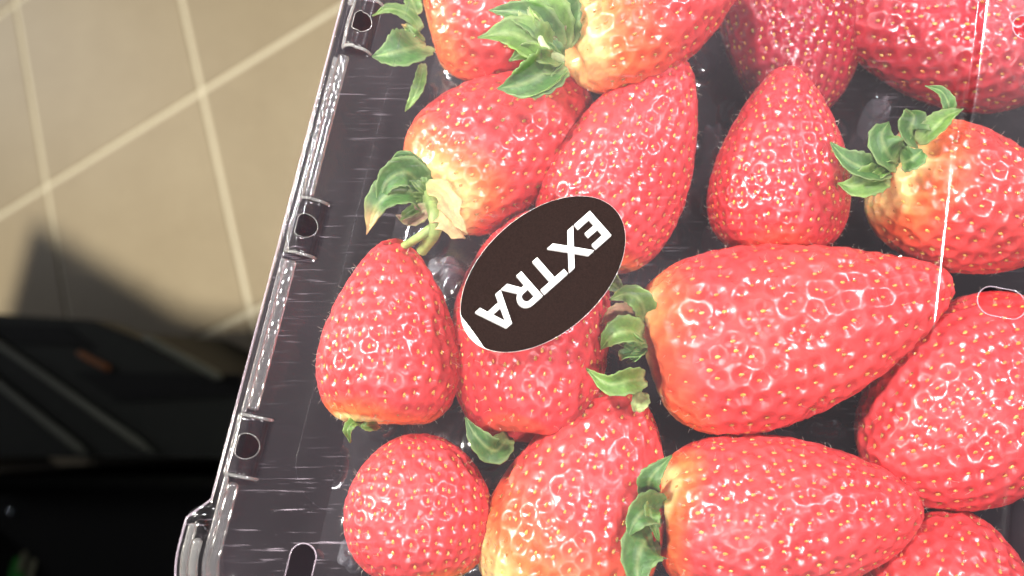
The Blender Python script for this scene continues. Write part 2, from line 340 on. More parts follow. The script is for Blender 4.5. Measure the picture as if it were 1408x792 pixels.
def lid_z(a, b):
    d, d1 = edge_d(a, b)
    z = -.0048 + .0006 * np.exp(-((d - .0006) / .0004) ** 2)
    for s_ in (1,):
        z = z + .0052 * sm((d1 - .0018) / .0014) - .0009 * sm((d1 - .0034) / .0016) + .0007 * np.exp(-((d1 - .0029) / .0008) ** 2)
        z = z + .0022 * sm((d - .0040) / .0010) * (1 - sm((d1 - .0012) / .0014)) * 0
    z += .0022 * (sm((d - d1 - .002) / .002)) * sm((d - .0022) / .0010) * (1 - sm((d1 - .0012) / .001))
    for ha, hb, ra, rb, k in holes:                  # half-round buttons over the round openings
        ua = (a - ha - .0002) / .0030; ub = np.abs(b - hb) / .0062
        m = sm((1.06 - ub) / .10)
        z = z + m * (np.sqrt(np.clip(1 - ua * ua, 0, 1)) * .0026) + m * np.where(a < ha, sm((1.2 - np.abs(ua)) / .3) * .0008, 0)
    din = sd_rr(a, b, ain, A1 - ain, bin_, B1 - .012, .010)
    z = z + .00012 * sm((din + .002) / .004)
    fade = sm((b - bend_) / .01)
    cw = .0006 + .0007 * sm((b - bend_ - .035) / .03)
    z = z + cw * 1.2 * np.exp(-((a - acr - .0004 * np.sin(b * 55)) / cw) ** 2) * fade
    z = z + .0007 * np.exp(-((a - acr2) / .0008) ** 2) * (1 - fade)
    z = z + .00022 * np.sin(a * 62 + 1.0) * np.sin(b * 47 + .4) * sm((d1 - .012) / .01)
    # channels pressed in the corner
    for aw in (.010, .0175, .0245, .031, .038):
        z = z + .0011 * np.exp(-((a - aw) / .0011) ** 2) * sm((B0 + .0155 - b) / .004) * sm((d1 - .003) / .002)
    return z
STEP = .00055
ga = np.arange(-.0075, A1 + .006, STEP); gb = np.arange(B0 - .0075, B1 + .002, STEP)
Aa, Bb = np.meshgrid(ga, gb, indexing='ij')
def inside(a, b): return np.minimum(edge_d(a, b)[0], hole_sdf(a, b))
f0 = inside(Aa, Bb)
near = (f0 < 0) & (f0 > -STEP * 1.6)
a_, b_a = Aa.copy(), Bb.copy(); e = 1e-5
for _ in range(4):
    f = inside(a_, b_a); gx = (inside(a_ + e, b_a) - f) / e; gy = (inside(a_, b_a + e) - f) / e; g2 = gx * gx + gy * gy + 1e-9
    a_ = np.where(near, a_ - f * gx / g2, a_); b_a = np.where(near, b_a - f * gy / g2, b_a)
ok = (f0 >= 0) | near
F = quads(len(ga), len(gb)); okf = ok.ravel()[F].all(1) & ((f0.ravel()[F] >= 0).sum(1) >= 1); F = F[okf]
used = np.unique(F); idx = -np.ones(Aa.size, int); idx[used] = np.arange(len(used))
fa, fb = a_.ravel()[used], b_a.ravel()[used]
def toP(a, b, z):                                    # (a, b, height above the lid plane) -> child space of the punnet
    return np.stack([orig.x + dira.x * a + dirb.x * b, orig.y + dira.y * a + dirb.y * b, z + ZL - ZF], -1)
add('lid', mesh('lid', toP(fa, fb, lid_z(fa, fb)), idx[F]), M_lid, pun)
for i_, (ha, hb, ra, rb, k) in enumerate(holes + slots):         # bright cut edges of the openings
    t = np.linspace(0, 2 * np.pi, 64, endpoint=False)
    if k == 'd':
        x = np.maximum(ra * np.cos(t), -ra * .72); y = ra * np.sin(t)
    else:
        r = min(ra, rb); x = r * np.cos(t) + np.sign(np.cos(t)) * (ra - r); y = r * np.sin(t) + np.sign(np.sin(t)) * (rb - r)
    P = toP(ha + x, hb + y, lid_z(ha + x, hb + y))
    add('hole_rim', tube('hole_rim', P, .00010 if k == 'd' else .00013, True, 6), M_bead if k == 'd' else M_edge, pun)
# outer lip and the thicker moulded ridges that follow the rim
def contour(fn, level, n=900):
    ang = np.linspace(0, 2 * np.pi, n, endpoint=False); ca, cb = A1 / 2, (B0 + B1) / 2
    lo, hi = np.full(n, .02), np.full(n, .2)
    for _ in range(26):
        mid = (lo + hi) / 2; v = fn(ca + mid * np.cos(ang), cb + mid * np.sin(ang)) > level
        lo, hi = np.where(v, mid, lo), np.where(v, hi, mid)
    return ca + lo * np.cos(ang), cb + lo * np.sin(ang)
ea, eb = contour(lambda a, b: edge_d(a, b)[0], 0)
add('lid_edge', tube('lid_edge', toP(ea, eb, np.full(len(ea), -.0047)), .00026, True, 6), M_edge, pun)
def runs(a, b, keep, rad, lift, name='rim_ridge', mat=None):
    n = len(a); k0 = next((i for i in range(n) if not keep[i]), 0); cur = []
    for q_ in range(n + 1):
        i = (k0 + q_) % n
        if keep[i] and q_ < n: cur.append(i)
        else:
            if len(cur) > 5:
                A_, B_ = a[cur], b[cur]; m = len(cur); tp = np.clip(np.minimum(np.arange(m), m - 1 - np.arange(m)) / 1.6 + .35, 0, 1)
                wob = 1 + .04 * np.sin(np.arange(m) * .55) * np.sin(np.arange(m) * .13)
                add(name, tube(name, toP(A_, B_, lid_z(A_, B_) + lift), rad, seg=10, taper=tp * wob), mat or M_bead, pun)
            cur = []
ra_, rb_ = contour(lambda a, b: edge_d(a, b)[1], .0020, 2400)
kp = np.ones(len(ra_), bool)
for ha, hb, _, _, _ in holes: kp &= ~((np.abs(rb_ - hb) < .0066) & (ra_ < .02))
runs(ra_, rb_, kp, .00060, -.0001)
rc_, rd_ = contour(lambda a, b: edge_d(a, b)[1], .0047, 2400)
k2 = np.ones(len(rc_), bool)
for ha, hb, _, _, _ in holes: k2 &= ~((np.abs(rd_ - hb) < .0074) & (rc_ < .02))
runs(rc_, rd_, k2, .0013, -.0006, 'inner_ridge', M_bead2)
oa, ob = contour(lambda a, b: edge_d(a, b)[0], .0016, 2400)
runs(oa, ob, (oa < .05) & (ob < bstep - .0005), .0009, -.0002)
ia, ib = contour(lambda a, b: edge_d(a, b)[0], .0042, 2400)
runs(ia, ib, (ia < .03) & (ib < bstep - .003), .0010, -.0003)
pa, pb = contour(lambda a, b: sd_rr(a, b, ain, A1 - ain, bin_, B1 - .012, .010), 0, 500)
runs(pa, pb, ((pa < .027) | ((pb > .10) & (pa < .05))) & (np.sin(np.arange(500) * .9) > -.93), .00011, 0, 'panel_crease', M_wall)
for ha, hb, ra, rb, k in holes:                       # clip ends and sides of each button
    for sgn in (-1, 1):
        u = np.linspace(-1, 1, 22); xa = ha + .0002 + u * .0031; xb = np.full(22, hb + sgn * .0062)
        add('clip_end', tube('clip_end', toP(xa, xb, lid_z(xa, xb - sgn * .0004) - .0001), .00038, seg=8), M_bead, pun)
    xb = np.linspace(hb - .0061, hb + .0061, 30); xa = ha - .0031 - .0009 * np.cos((xb - hb) / .0061 * np.pi / 2) ** 2 * .3
    add('clip_side', tube('clip_side', toP(xa, xb, lid_z(xa, xb)), .00040, seg=8), M_bead, pun)
# tray: lofted walls with flutes, flat floor with raised drainage bumps
def ringab(ins, n=480, rad=.016):
    a0, a1, b0, b1 = ins, A1 - ins, B0 + ins, B1 - ins; r = max(rad - ins * .3, .006); out = []
    per = [((a1 - r, b1 - r), 0), ((a0 + r, b1 - r), 90), ((a0 + r, b0 + r), 180), ((a1 - r, b0 + r), 270)]
    pts = []
    for (cx_, cy_), st in per:
        for q_ in np.linspace(st, st + 90, 14): pts.append((cx_ + r * math.cos(R(q_)), cy_ + r * math.sin(R(q_))))
    pts = np.array(pts + [pts[0]]); s = np.r_[0, np.cumsum(np.hypot(*np.diff(pts, axis=0).T))]
    u = np.linspace(0, s[-1], n, endpoint=False); return np.stack([np.interp(u, s, pts[:, 0]), np.interp(u, s, pts[:, 1])], -1), u
prof = [(.0006, -.0052), (.0030, -.0050), (.0036, -.0060), (.0045, -.0090), (.0060, -.0180), (.0075, -.0280), (.0090, -.0380), (.0105, -.0455), (.0125, -.0492), (.0160, -.0510)]
VV = []
for k, (ins, z) in enumerate(prof):
    p, u = ringab(ins); fl = .0007 * np.cos(u / .0085 * 2 * np.pi) * (1 if 3 <= k <= 7 else 0)
    c = p.mean(0); dd = c - p; dd /= np.linalg.norm(dd, axis=1)[:, None]; p = p + dd * np.maximum(fl, 0)[:, None] * 2
    VV.append(toP(p[:, 0], p[:, 1], np.full(len(p), z)))
add('tray_wall', mesh('tray_wall', np.concatenate(VV), quads(len(prof), 480, True)), M_wall, pun)
ga2 = np.arange(.016, A1 - .0155, .0011); gb2 = np.arange(B0 + .016, B1 - .0155, .0011)
X, Y = np.meshgrid(ga2, gb2, indexing='ij')
Z = -.0508 + .0042 * sm((np.cos(X / .026 * 2 * np.pi) * np.cos(Y / .026 * 2 * np.pi) - .25) / .5)
add('tray_floor', mesh('tray_floor', toP(X.ravel(), Y.ravel(), Z.ravel()), quads(len(ga2), len(gb2))), M_tray, pun)

M_dome = plastic('glint_plastic', .16, .6, refl=.8, base=2.5, rip=1.6, dcol=(.80, .80, .92))  # pale bluish colour imitates silver glints; the domes are added for them
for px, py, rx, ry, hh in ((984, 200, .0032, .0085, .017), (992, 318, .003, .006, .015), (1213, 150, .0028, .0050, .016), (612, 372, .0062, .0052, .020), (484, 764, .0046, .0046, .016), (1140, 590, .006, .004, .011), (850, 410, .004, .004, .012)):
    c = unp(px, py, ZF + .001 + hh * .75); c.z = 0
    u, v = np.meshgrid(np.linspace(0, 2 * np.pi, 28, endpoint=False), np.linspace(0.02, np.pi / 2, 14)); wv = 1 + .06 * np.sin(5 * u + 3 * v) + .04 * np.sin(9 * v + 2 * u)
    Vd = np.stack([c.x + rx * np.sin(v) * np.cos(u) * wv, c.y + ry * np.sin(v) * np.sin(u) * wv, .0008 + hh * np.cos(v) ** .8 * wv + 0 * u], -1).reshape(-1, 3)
    add('glint_bump', mesh('glint_bump', Vd, quads(14, 28, True)), M_dome, pun)

# ------------------------------------------------------------------ sticker with its lettering (flat print)
def stk(x, y, lift):                                 # x along the reading direction, y towards letter tops, in photo pixels
    c = Vector((746.5, 377)); th = R(41.4); r_ = Vector((-math.cos(th), math.sin(th))); u_ = Vector((math.sin(th), math.cos(th)))
    p = c + r_ * x + u_ * y; P_ = unp(p.x, p.y, ZL)
    q_ = P_ - orig; za = float(lid_z(np.array(q_.dot(dira)), np.array(q_.dot(dirb))))
    P_.z = ZL + za + lift - ZF; return P_
M_brown = plain('brown_black_print', (.014, .0072, .006), .55, .05, 2600, .95, .3)
M_white = plain('white_print', (.82, .82, .80), .5, .4, 1200, .04)
M_grey = plain('grey_print', (.30, .29, .28), .5, .4)
def disc(name, sx, sy, lift, mat, parent, ox=0, n=72, rings=8, **kw):
    V = [stk(ox, 0, lift)]
    for k in range(1, rings + 1):
        for i in range(n):
            a = i / n * 2 * math.pi; V.append(stk(ox + sx * k / rings * math.cos(a), sy * k / rings * math.sin(a), lift))
    F = [[0, 1 + i, 1 + (i + 1) % n] for i in range(n)]
    for k in range(rings - 1): F += [[1 + k * n + i, 1 + (k + 1) * n + i, 1 + (k + 1) * n + (i + 1) % n, 1 + k * n + (i + 1) % n] for i in range(n)]
    me = pymesh(name, V, F); me.update()
    o = add(name, me, mat, parent, **kw)
    if me.polygons[0].normal.z < 0: me.flip_normals()
    return o
sticker = disc('sticker', 133.4, 82.0, .00030, M_white, pun, label='oval brown black sticker with white lettering')
# brown print: the ellipse cut by a slanting edge at its lower left, leaving a white crescent
V = []; nu_, nv_ = 60, 24
for i in range(nu_ + 1):
    ph = math.pi * i / nu_; x = 132.8 * math.cos(ph); yy = 81.4 * math.sin(ph)
    for j in range(nv_ + 1):
        y = yy * (2 * j / nv_ - 1); lim = 124.5 + .10 * y + .0012 * y * y
        xx = x if not (x > lim and y > -62) else lim
        V.append(stk(xx, y, .00045))
F = [[i * (nv_ + 1) + j, (i + 1) * (nv_ + 1) + j, (i + 1) * (nv_ + 1) + j + 1, i * (nv_ + 1) + j + 1] for i in range(nu_) for j in range(nv_)]
me = pymesh('print', V, F)
if me.polygons[len(F) // 2].normal.z < 0: me.flip_normals()
add('print', me, M_brown, sticker)
st = 8.2; H_ = 44.6
def ltr(name, loops, dx):
    for mat, lift, ox, oy in ((M_grey, .00056, 1.3, 1.0), (M_white, .00068, 0, 0)):
        cu = bpy.data.curves.new(name, 'CURVE'); cu.dimensions = '2D'; cu.fill_mode = 'BOTH'
        for lp in loops:
            s = cu.splines.new('POLY'); s.points.add(len(lp) - 1); s.use_cyclic_u = True
            for p_, (x, y) in zip(s.points, lp): p_.co = (x, y, 0, 1)
        tmp = bpy.data.objects.new('tmp', cu); sc.collection.objects.link(tmp)
        me = bpy.data.meshes.new_from_object(tmp.evaluated_get(bpy.context.evaluated_depsgraph_get()))
        bpy.data.objects.remove(tmp)
        for v in me.vertices: v.co = stk(v.co.x + dx + ox, v.co.y - H_ / 2 + oy, lift)
        if me.polygons[0].normal.z < 0: me.flip_normals()
        me.name = name
        add('letter' if mat is M_white else 'letter_edge', me, mat, sticker, smooth=False)
ltr('letter', [[(0, 0), (29, 0), (29, st), (9, st), (9, 18.5), (26, 18.5), (26, 26), (9, 26), (9, H_ - st), (29, H_ - st), (29, H_), (0, H_)]], -105.5)
ltr('letter', [[(0, 0), (10.5, 0), (24, 16), (37.5, 0), (48, 0), (29.3, 22.5), (47, H_), (36.6, H_), (24, 29), (11.4, H_), (1, H_), (18.7, 22.5)]], -75)
ltr('letter', [[(17, 0), (26, 0), (26, H_ - st), (43, H_ - st), (43, H_), (0, H_), (0, H_ - st), (17, H_ - st)]], -26)
def arc(cx_, cy_, rx, ry, a0, a1, n=12): return [(cx_ + rx * math.cos(R(a)), cy_ + ry * math.sin(R(a))) for a in np.linspace(a0, a1, n)]
ltr('letter', [[(0, 0), (9, 0), (9, 17), (14.5, 17), (26, 0), (37, 0), (24, 18.6)] + arc(18.5, H_ - 13, 13.5, 13, -62, 90) + [(0, H_)],
               [(9, 24), (9, H_ - 7.4)] + arc(18, H_ - 13.8, 6.2, 6.6, 90, -90)], 20)
ltr('letter', [[(0, 0), (9.4, 0), (13.6, 11), (33.4, 11), (37.6, 0), (47, 0), (28.5, H_), (18.5, H_)], [(16.4, 18.3), (30.6, 18.3), (23.5, 36.5)]], 58)

# ------------------------------------------------------------------ strawberries
RED = np.array([.64, .058, .062]); ORG = np.array([.86, .17, .045]); PALE = np.array([.88, .60, .24]); DEEP = np.array([.33, .010, .028])
def berry(label, C, T, W, k=.3, dc=0, dt=0, g=22, pale=.10, orange=.25, flat=.92, bend=0, tone=0.0, shoulder=.78, seedtint=0, hidden=False, noiseamp=.02, top=.0038, sseed=None, pale_side=0.0, tipw=1.0, clip=False):
    sd = np.random.default_rng(sseed if sseed else int(C[0] * 7 + C[1] * 13))
    Rm = W * .222 / FPX / 2 * 1.0
    zc0 = ZL - top - Rm * flat
    pc, pt = unp(C[0], C[1], zc0 - dc * .001), unp(T[0], T[1], zc0 - dt * .001)
    ax = (pt - pc); Lh = ax.length / 2; ex = ax.normalized(); up = Vector((0, 0, 1)); ey = up.cross(ex).normalized(); ez = ex.cross(ey)
    mid = (pc + pt) / 2
    Mt = Matrix((( ex.x, ey.x, ez.x, mid.x), (ex.y, ey.y, ez.y, mid.y), (ex.z, ey.z, ez.z, mid.z), (0, 0, 0, 1)))
    root = empty('strawberry', BOX @ Mt, label=label, cat='strawberry', group='strawberries in the punnet')
    ph1, ph2, ph3 = sd.uniform(0, 6.28, 3)
    def prof_(phi):
        x = -np.cos(phi); s = np.sin(phi)
        s = np.where(x < 0, s ** shoulder, s ** tipw)
        return x, s * (1 - k * x)
    pp = np.linspace(0, np.pi, 400); mx = prof_(pp)[1].max()
    def surf(phi, th):
        x, r = prof_(phi); r = r / mx
        lump = 1 + .035 * np.sin(2 * th + ph1) * s_(r) + .022 * np.sin(3 * th + ph2 + x) + noiseamp * np.sin(2.2 * x + th + ph3)
        dent = .22 * np.exp(-(r / .34) ** 2) * (x < 0)
        X = (x + dent) * Lh; rr = r * Rm * lump
        yo = -bend * 2 * Rm * (1 - x * x)
        return np.stack([X, rr * np.cos(th) + yo, rr * np.sin(th) * flat], -1)
    def s_(r): return np.ones_like(r)
    # seeds on staggered rings spaced evenly along the profile
    gm = g * .222 / FPX
    x, r = prof_(pp); Xp, Rp = x * Lh, r / mx * Rm; s = np.r_[0, np.cumsum(np.hypot(np.diff(Xp), np.diff(Rp)))]
    nr = int(s[-1] / (gm * .84)); sphi, sth = [], []
    for q_ in range(nr):
        ss = (q_ + .62) / nr * s[-1]; phq = np.interp(ss, s, pp); rq = np.interp(ss, s, Rp); n = max(1, int(round(2 * np.pi * rq / gm)))
        if ss < gm * .9 + Rm * .28: continue
        o_ = sd.uniform(0, .25) + (q_ % 2) * .5
        for i in range(n):
            sphi.append(np.clip(phq + sd.normal(0, .17) * gm / Lh, .05, 3.12)); sth.append((i + o_ + sd.normal(0, .14)) / n * 2 * np.pi)
    sphi, sth = np.array(sphi), np.array(sth)
    SP = surf(sphi, sth); e_ = 1e-3
    def normals(phi, th):
        a = surf(phi + e_, th) - surf(phi - e_, th); b = surf(phi, th + e_) - surf(phi, th - e_); n_ = np.cross(b, a)
        return n_ / (np.linalg.norm(n_, axis=-1)[..., None] + 1e-12), a / (np.linalg.norm(a, axis=-1)[..., None] + 1e-12)
    nu, nv = (190, 300)
    PH, TH = np.meshgrid(np.linspace(.012, np.pi - .012, nu), np.linspace(0, 2 * np.pi, nv, endpoint=False), indexing='ij')
    P0 = surf(PH, TH).reshape(-1, 3).astype(np.float32); Nn, _ = normals(PH, TH); Nn = Nn.reshape(-1, 3)
    ctr = P0.mean(0)
    if ((P0 - ctr) * Nn).sum() < 0: Nn = -Nn; sgn = -1
    else: sgn = 1
    S32 = SP.astype(np.float32); D = np.empty(len(P0), np.float32)
    pn = (P0 ** 2).sum(1); sn = (S32 ** 2).sum(1)
    D = np.sqrt(np.maximum((pn[:, None] + sn[None] - 2 * P0 @ S32.T).min(1), 0))
    hgt = gm * .15
    q_ = D / gm
    disp = -hgt * np.exp(-(q_ / .30) ** 2) + hgt * .22 * np.exp(-((q_ - .55) / .17) ** 2)
    disp *= .35 + .65 * sm((P0[:, 0] / Lh + .95) / .35)
    disp += .00006 * np.sin(P0[:, 0] * 1900 + 3 * np.sin(P0[:, 1] * 1300)) * np.sin(P0[:, 1] * 1700 + P0[:, 2] * 1500)
    P1 = P0 + Nn * disp[:, None]
    # colour of the skin: red, going orange and pale towards the calyx
    tt = (P0[:, 0] / Lh + 1) / 2; tt = tt + .05 * np.sin(P0[:, 1] / Rm * 3 + ph1) + .03 * np.sin(P0[:, 2] / Rm * 5 + ph2) + pale_side * P0[:, 1] / Rm
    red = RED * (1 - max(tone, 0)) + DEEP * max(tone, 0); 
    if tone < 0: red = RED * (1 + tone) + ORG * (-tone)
    wo = (1 - sm((tt - orange * .35) / (orange + 1e-3))) * (.35 if pale <= 0 else 1); wp = (1 - sm((tt - pale * .3) / (pale + 1e-3))) * (pale > 0)
    col = red[None] * (1 - wo[:, None]) + ORG[None] * wo[:, None]; col = col * (1 - wp[:, None]) + PALE[None] * wp[:, None]
    bl = sm(.5 + .5 * np.sin(P0[:, 0] / Rm * 2.3 + ph2) * np.sin(P0[:, 1] / Rm * 2.7 + ph3) + .4 * np.sin(P0[:, 2] / Rm * 4 + P0[:, 0] / Rm * 3 + ph1))[:, None]
    col = col * (1 - .30 * bl * (1 - np.maximum(wp, wo)[:, None])) + (DEEP * .5 + RED * .5) * .30 * bl * (1 - np.maximum(wp, wo)[:, None])
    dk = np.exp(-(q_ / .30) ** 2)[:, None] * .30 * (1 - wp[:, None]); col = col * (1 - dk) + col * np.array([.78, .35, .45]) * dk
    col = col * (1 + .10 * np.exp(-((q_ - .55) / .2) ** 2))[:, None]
    V = np.vstack([P1, surf(np.array([0.]), np.array([0.])), surf(np.array([np.pi - 1e-4]), np.array([0.]))])
    F = quads(nu, nv, True); n0 = nu * nv; j = np.arange(nv)
    caps = np.vstack([np.stack([np.full(nv, n0), j, (j + 1) % nv, (j + 1) % nv], -1)])
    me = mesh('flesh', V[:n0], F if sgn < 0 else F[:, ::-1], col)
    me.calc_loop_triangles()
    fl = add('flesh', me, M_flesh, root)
    # achenes
    Ns, Ts = normals(sphi, sth); Ns = Ns * sgn; Bs = np.cross(Ns, Ts)
    m_, n_ = 8, 5; u = np.linspace(0, 2 * np.pi, m_, endpoint=False); v = np.linspace(0, np.pi, n_ + 1)[0:]
    uu, vv = np.meshgrid(u, v); xs = np.cos(vv); ys = np.sin(vv) * np.cos(uu) * (1 - .3 * xs); zs = np.sin(vv) * np.sin(uu)
    el = np.stack([xs * .00062, ys * .00038, zs * .00030], -1).reshape(-1, 3)
    sc_s = (gm / .0040) ** .4 * sd.uniform(.72, 1.12, len(SP)) * .94
    base = SP - Ns * hgt * .80
    SV = base[:, None] + sc_s[:, None, None] * (el[None, :, 0:1] * Ts[:, None] + el[None, :, 1:2] * Bs[:, None] + el[None, :, 2:3] * Ns[:, None])
    Fq = quads(n_ + 1, m_, True); SF = (Fq[None] + (np.arange(len(SP)) * len(el))[:, None, None]).reshape(-1, 4)
    yl = np.array([.84, .44, .10]); rd = np.array([.72, .16, .06]); gr = np.array([.74, .50, .14]); c = sd.random(len(SP))[:, None]
    sc_c = np.where(c < .55, yl, np.where(c < .85, yl * .55 + rd * .45, gr)) * sd.uniform(.55, .98, (len(SP), 1))
    me = mesh('seeds', SV.reshape(-1, 3), SF, np.repeat(sc_c, len(el), 0))
    add('seeds', me, M_seed, root, kind='stuff')
    # fine hairs (dried styles), one or two beside most seeds
    hv, hf = [], []; 
    for i in range(len(SP)):
        for _ in range(2):
            if sd.random() < .5: continue
            d0 = Ns[i] * .8 + Ts[i] * sd.normal(0, .5) + Bs[i] * sd.normal(0, .5); d0 /= np.linalg.norm(d0); ln = sd.uniform(.0008, .0019); b0 = SP[i] - Ns[i] * hgt * .3
            sd_ = np.cross(d0, [0, 0, 1.]); sd_ /= np.linalg.norm(sd_) + 1e-9; wv = sd_ * .000017; m1 = b0 + d0 * ln * .5; tp2 = b0 + d0 * ln + Ts[i] * sd.normal(0, .0003)
            n = len(hv); hv += [b0 - wv, b0 + wv, m1 + wv, m1 - wv, tp2 + wv * .4, tp2 - wv * .4]; hf += [[n, n + 1, n + 2, n + 3], [n + 3, n + 2, n + 4, n + 5]]
    add('hairs', mesh('hairs', np.array(hv), np.array(hf)), M_hair, root, kind='stuff')
    return root, Mt

G1, G2, G3 = np.array([.050, .14, .026]), np.array([.105, .21, .032]), np.array([.33, .40, .15]); DRY = np.array([.60, .36, .16]); BRN = np.array([.17, .085, .05])
def sepal(rootM, pts, wpx, colr=G1, fold=.35, roll=0, tipcol=None, name='sepal', curl=0.0, lobed=0.0, label=None, taperpow=.75):
    """leaf along a spline of (px, py, depth below lid in mm) points"""
    root, Mt = rootM; inv = Mt.inverted()
    P = [unp(x, y, ZL - dz * .001) for x, y, dz in pts]; n, mm_ = 22, 11
    C_ = catmull(P, n); T_ = np.gradient(C_, axis=0); T_ /= np.linalg.norm(T_, axis=1)[:, None]
    up = np.array([0, 0, 1.]); t = np.linspace(0, 1, n)
    Sd = np.cross(T_, up); Sd /= np.linalg.norm(Sd, axis=1)[:, None] + 1e-9; Nm = np.cross(Sd, T_)
    rl = R(roll) + curl * t; Sd2 = Sd * np.cos(rl)[:, None] + Nm * np.sin(rl)[:, None]; Nm2 = np.cross(Sd2, T_)
    Wm = wpx * .212 / FPX / 2
    wd = Wm * (.30 + .70 * np.sin(np.pi * np.clip(t, 0, 1) ** taperpow) ** .8) * (1 - t ** 4) + .00012
    sgn_ = random.uniform(0, 6)
    V, cl = [], []
    for i in range(n):
        for j in range(mm_):
            v = j / (mm_ - 1) * 2 - 1
            wi = wd[i] * (1 + .07 * math.sin(i * 2.1 + sgn_) * (abs(v) > .8) + lobed * math.sin(i * .9 + sgn_) * abs(v))
            p = C_[i] + Sd2[i] * v * wi + Nm2[i] * (fold * wi * (v * v) + .00010 * math.cos(v * 11) + .0002 * math.sin(i * .8 + sgn_) * v)
            V.append(p)
            c = np.array(colr, float) * (1 + .1 * math.sin(j * 1.7 + i * .6)) 
            vein = math.exp(-(v / .10) ** 2) + .45 * max(0, math.cos((t[i] * 9 - abs(v) * 2.0) * 2 * math.pi)) ** 10
            c = c * (1 - .45 * min(1, vein)) + G3 * .45 * min(1, vein)
            if t[i] < .18: c = c * (t[i] / .18) + G3 * (1 - t[i] / .18)
            if tipcol is not None: wt = float(sm(np.array((t[i] - .68) / .25))); c = c * (1 - wt) + np.array(tipcol) * wt
            e2_ = abs(v) ** 6 * .35; c = c * (1 - e2_) + G3 * e2_
            cl.append(c)
    V = [tuple(inv @ Vector(p)) for p in V]
    me = mesh(name, V, quads(n, mm_), np.array(cl))
    o = add(name, me, M_leaf, root)
    so = o.modifiers.new('thickness', 'SOLIDIFY'); so.thickness = .00022; so.offset = 0
    if label: o['label'] = label
    return o
def stem(rootM, pts, wpx, col=(.30, .40, .12)):
    root, Mt = rootM; inv = Mt.inverted(); P = catmull([unp(x, y, ZL - dz * .001) for x, y, dz in pts], 20)
    me = tube('stem', [inv @ Vector(p) for p in P], wpx * .212 / FPX / 2, seg=10, taper=np.linspace(1.15, .85, 20))
    a = me.color_attributes.new('Col', 'FLOAT_COLOR', 'POINT'); c = np.ones((len(me.vertices), 4), np.float32); c[:, :3] = col; a.data.foreach_set('color', c.ravel())
    add('stem', me, M_leaf, root)

b1 = berry('strawberry at top left with a pale left shoulder and two green leaves by the rim', (583, 42), (800, -10), 196, .18, 6, 6, 26, .05, .20, tone=-.10)
b2 = berry('broad strawberry with yellow shoulder and dried sepal at its lower left', (580, 275), (806, 128), 218, .18, 2, 12, 25, .10, .22, tone=-.05)
b3 = berry('orange white shouldered strawberry with a bushy green calyx at the top edge', (775, 84), (1010, -38), 180, .22, -1, 3, 27, .17, .40, tone=-.05, top=.001)
b4 = berry('tall strawberry with its tip up, partly under the upper right end of the oval sticker', (788, 362), (938, 78), 204, .36, 8, -1, 21, .03, .1)
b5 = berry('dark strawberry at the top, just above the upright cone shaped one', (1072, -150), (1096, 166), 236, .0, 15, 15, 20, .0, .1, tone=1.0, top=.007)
b6 = berry('upright cone shaped strawberry with rounded tip, centre right above the biggest one', (1063, 356), (1083, 90), 208, .40, 8, -2, 19, .0, .1, tone=.28)
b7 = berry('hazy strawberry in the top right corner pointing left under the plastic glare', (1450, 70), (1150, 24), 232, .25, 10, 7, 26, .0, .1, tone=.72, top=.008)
b8 = berry('orange shouldered strawberry at the right edge with green sepals at its upper left', (1208, 222), (1450, 330), 214, .12, 3, 3, 27, .16, .34, tone=-.10, shoulder=.70)
b9 = berry('biggest strawberry, long cone lying with its tip to the right', (879, 492), (1312, 386), 252, .42, 0, -2, 29, .075, .15, flat=.80, bend=.045, tone=-.06)
b10 = berry('strawberry with narrow tip up at the left, beside the punnet wall', (531, 592), (541, 328), 200, .38, 0, -1, 22, .03, .12, tone=-.02)
b11 = berry('strawberry under the lower end of the oval sticker', (717, 619), (750, 290), 232, .03, 1, 7, 20, .0, .03, tone=.06)
b12 = berry('round small strawberry at the bottom left, nearest the punnet corner', (580, 806), (573, 596), 198, .10, 6, 4, 19, .02, .12, tone=-.02, shoulder=.85)
b13 = berry('glossy strawberry with pale base leaning to the upper right at bottom centre', (732, 852), (868, 536), 232, .30, 4, 0, 25, .22, .42, tone=-.05, pale_side=.0)
b14 = berry('strawberry lying below the biggest one, blunt tip to the right and torn green sepal', (893, 722), (1268, 698), 214, .26, 0, 0, 23, .03, .12, tone=-.03)
b15 = berry('wide strawberry at the right edge under the long slot of the lid', (1468, 462), (1200, 652), 268, .06, 2, 2, 24, .0, .1, tone=0)
b16 = berry('strawberry in the bottom right corner of the photo', (1290, 920), (1322, 702), 232, .30, 2, 4, 24, .0, .1, tone=-.02)

# calyx leaves and stems (pixel x, pixel y, depth under the lid in mm)
sepal(b1, [(580, 40, 12), (560, 20, 9), (535, 12, 8), (512, 22, 9)], 20, G2, .3)
sepal(b1, [(584, 62, 13), (560, 68, 7), (536, 74, 6), (512, 78, 8)], 62, G1, .35, taperpow=.7)
sepal(b1, [(582, 88, 16), (577, 115, 12), (568, 136, 12), (557, 153, 14)], 17, G2, .4)
sepal(b1, [(575, 20, 16), (566, 0, 15), (560, -20, 15)], 24, G2)
sepal(b2, [(585, 262, 12), (560, 238, 6), (532, 250, 5), (519, 290, 8)], 44, G1, .5, 12, taperpow=.6)
sepal(b2, [(586, 275, 12), (556, 262, 7), (522, 278, 6), (504, 322, 10)], 56, G1, .45, -10, tipcol=DRY, taperpow=.75)
sepal(b2, [(590, 270, 14), (578, 240, 10), (555, 216, 8), (535, 226, 8)], 26, G1, .5)
sepal(b2, [(588, 250, 6), (612, 268, 2.5), (624, 296, 2), (643, 322, 2.5)], 30, DRY, .25, 8, tipcol=DRY, lobed=.25, label='dried pale brown sepal')
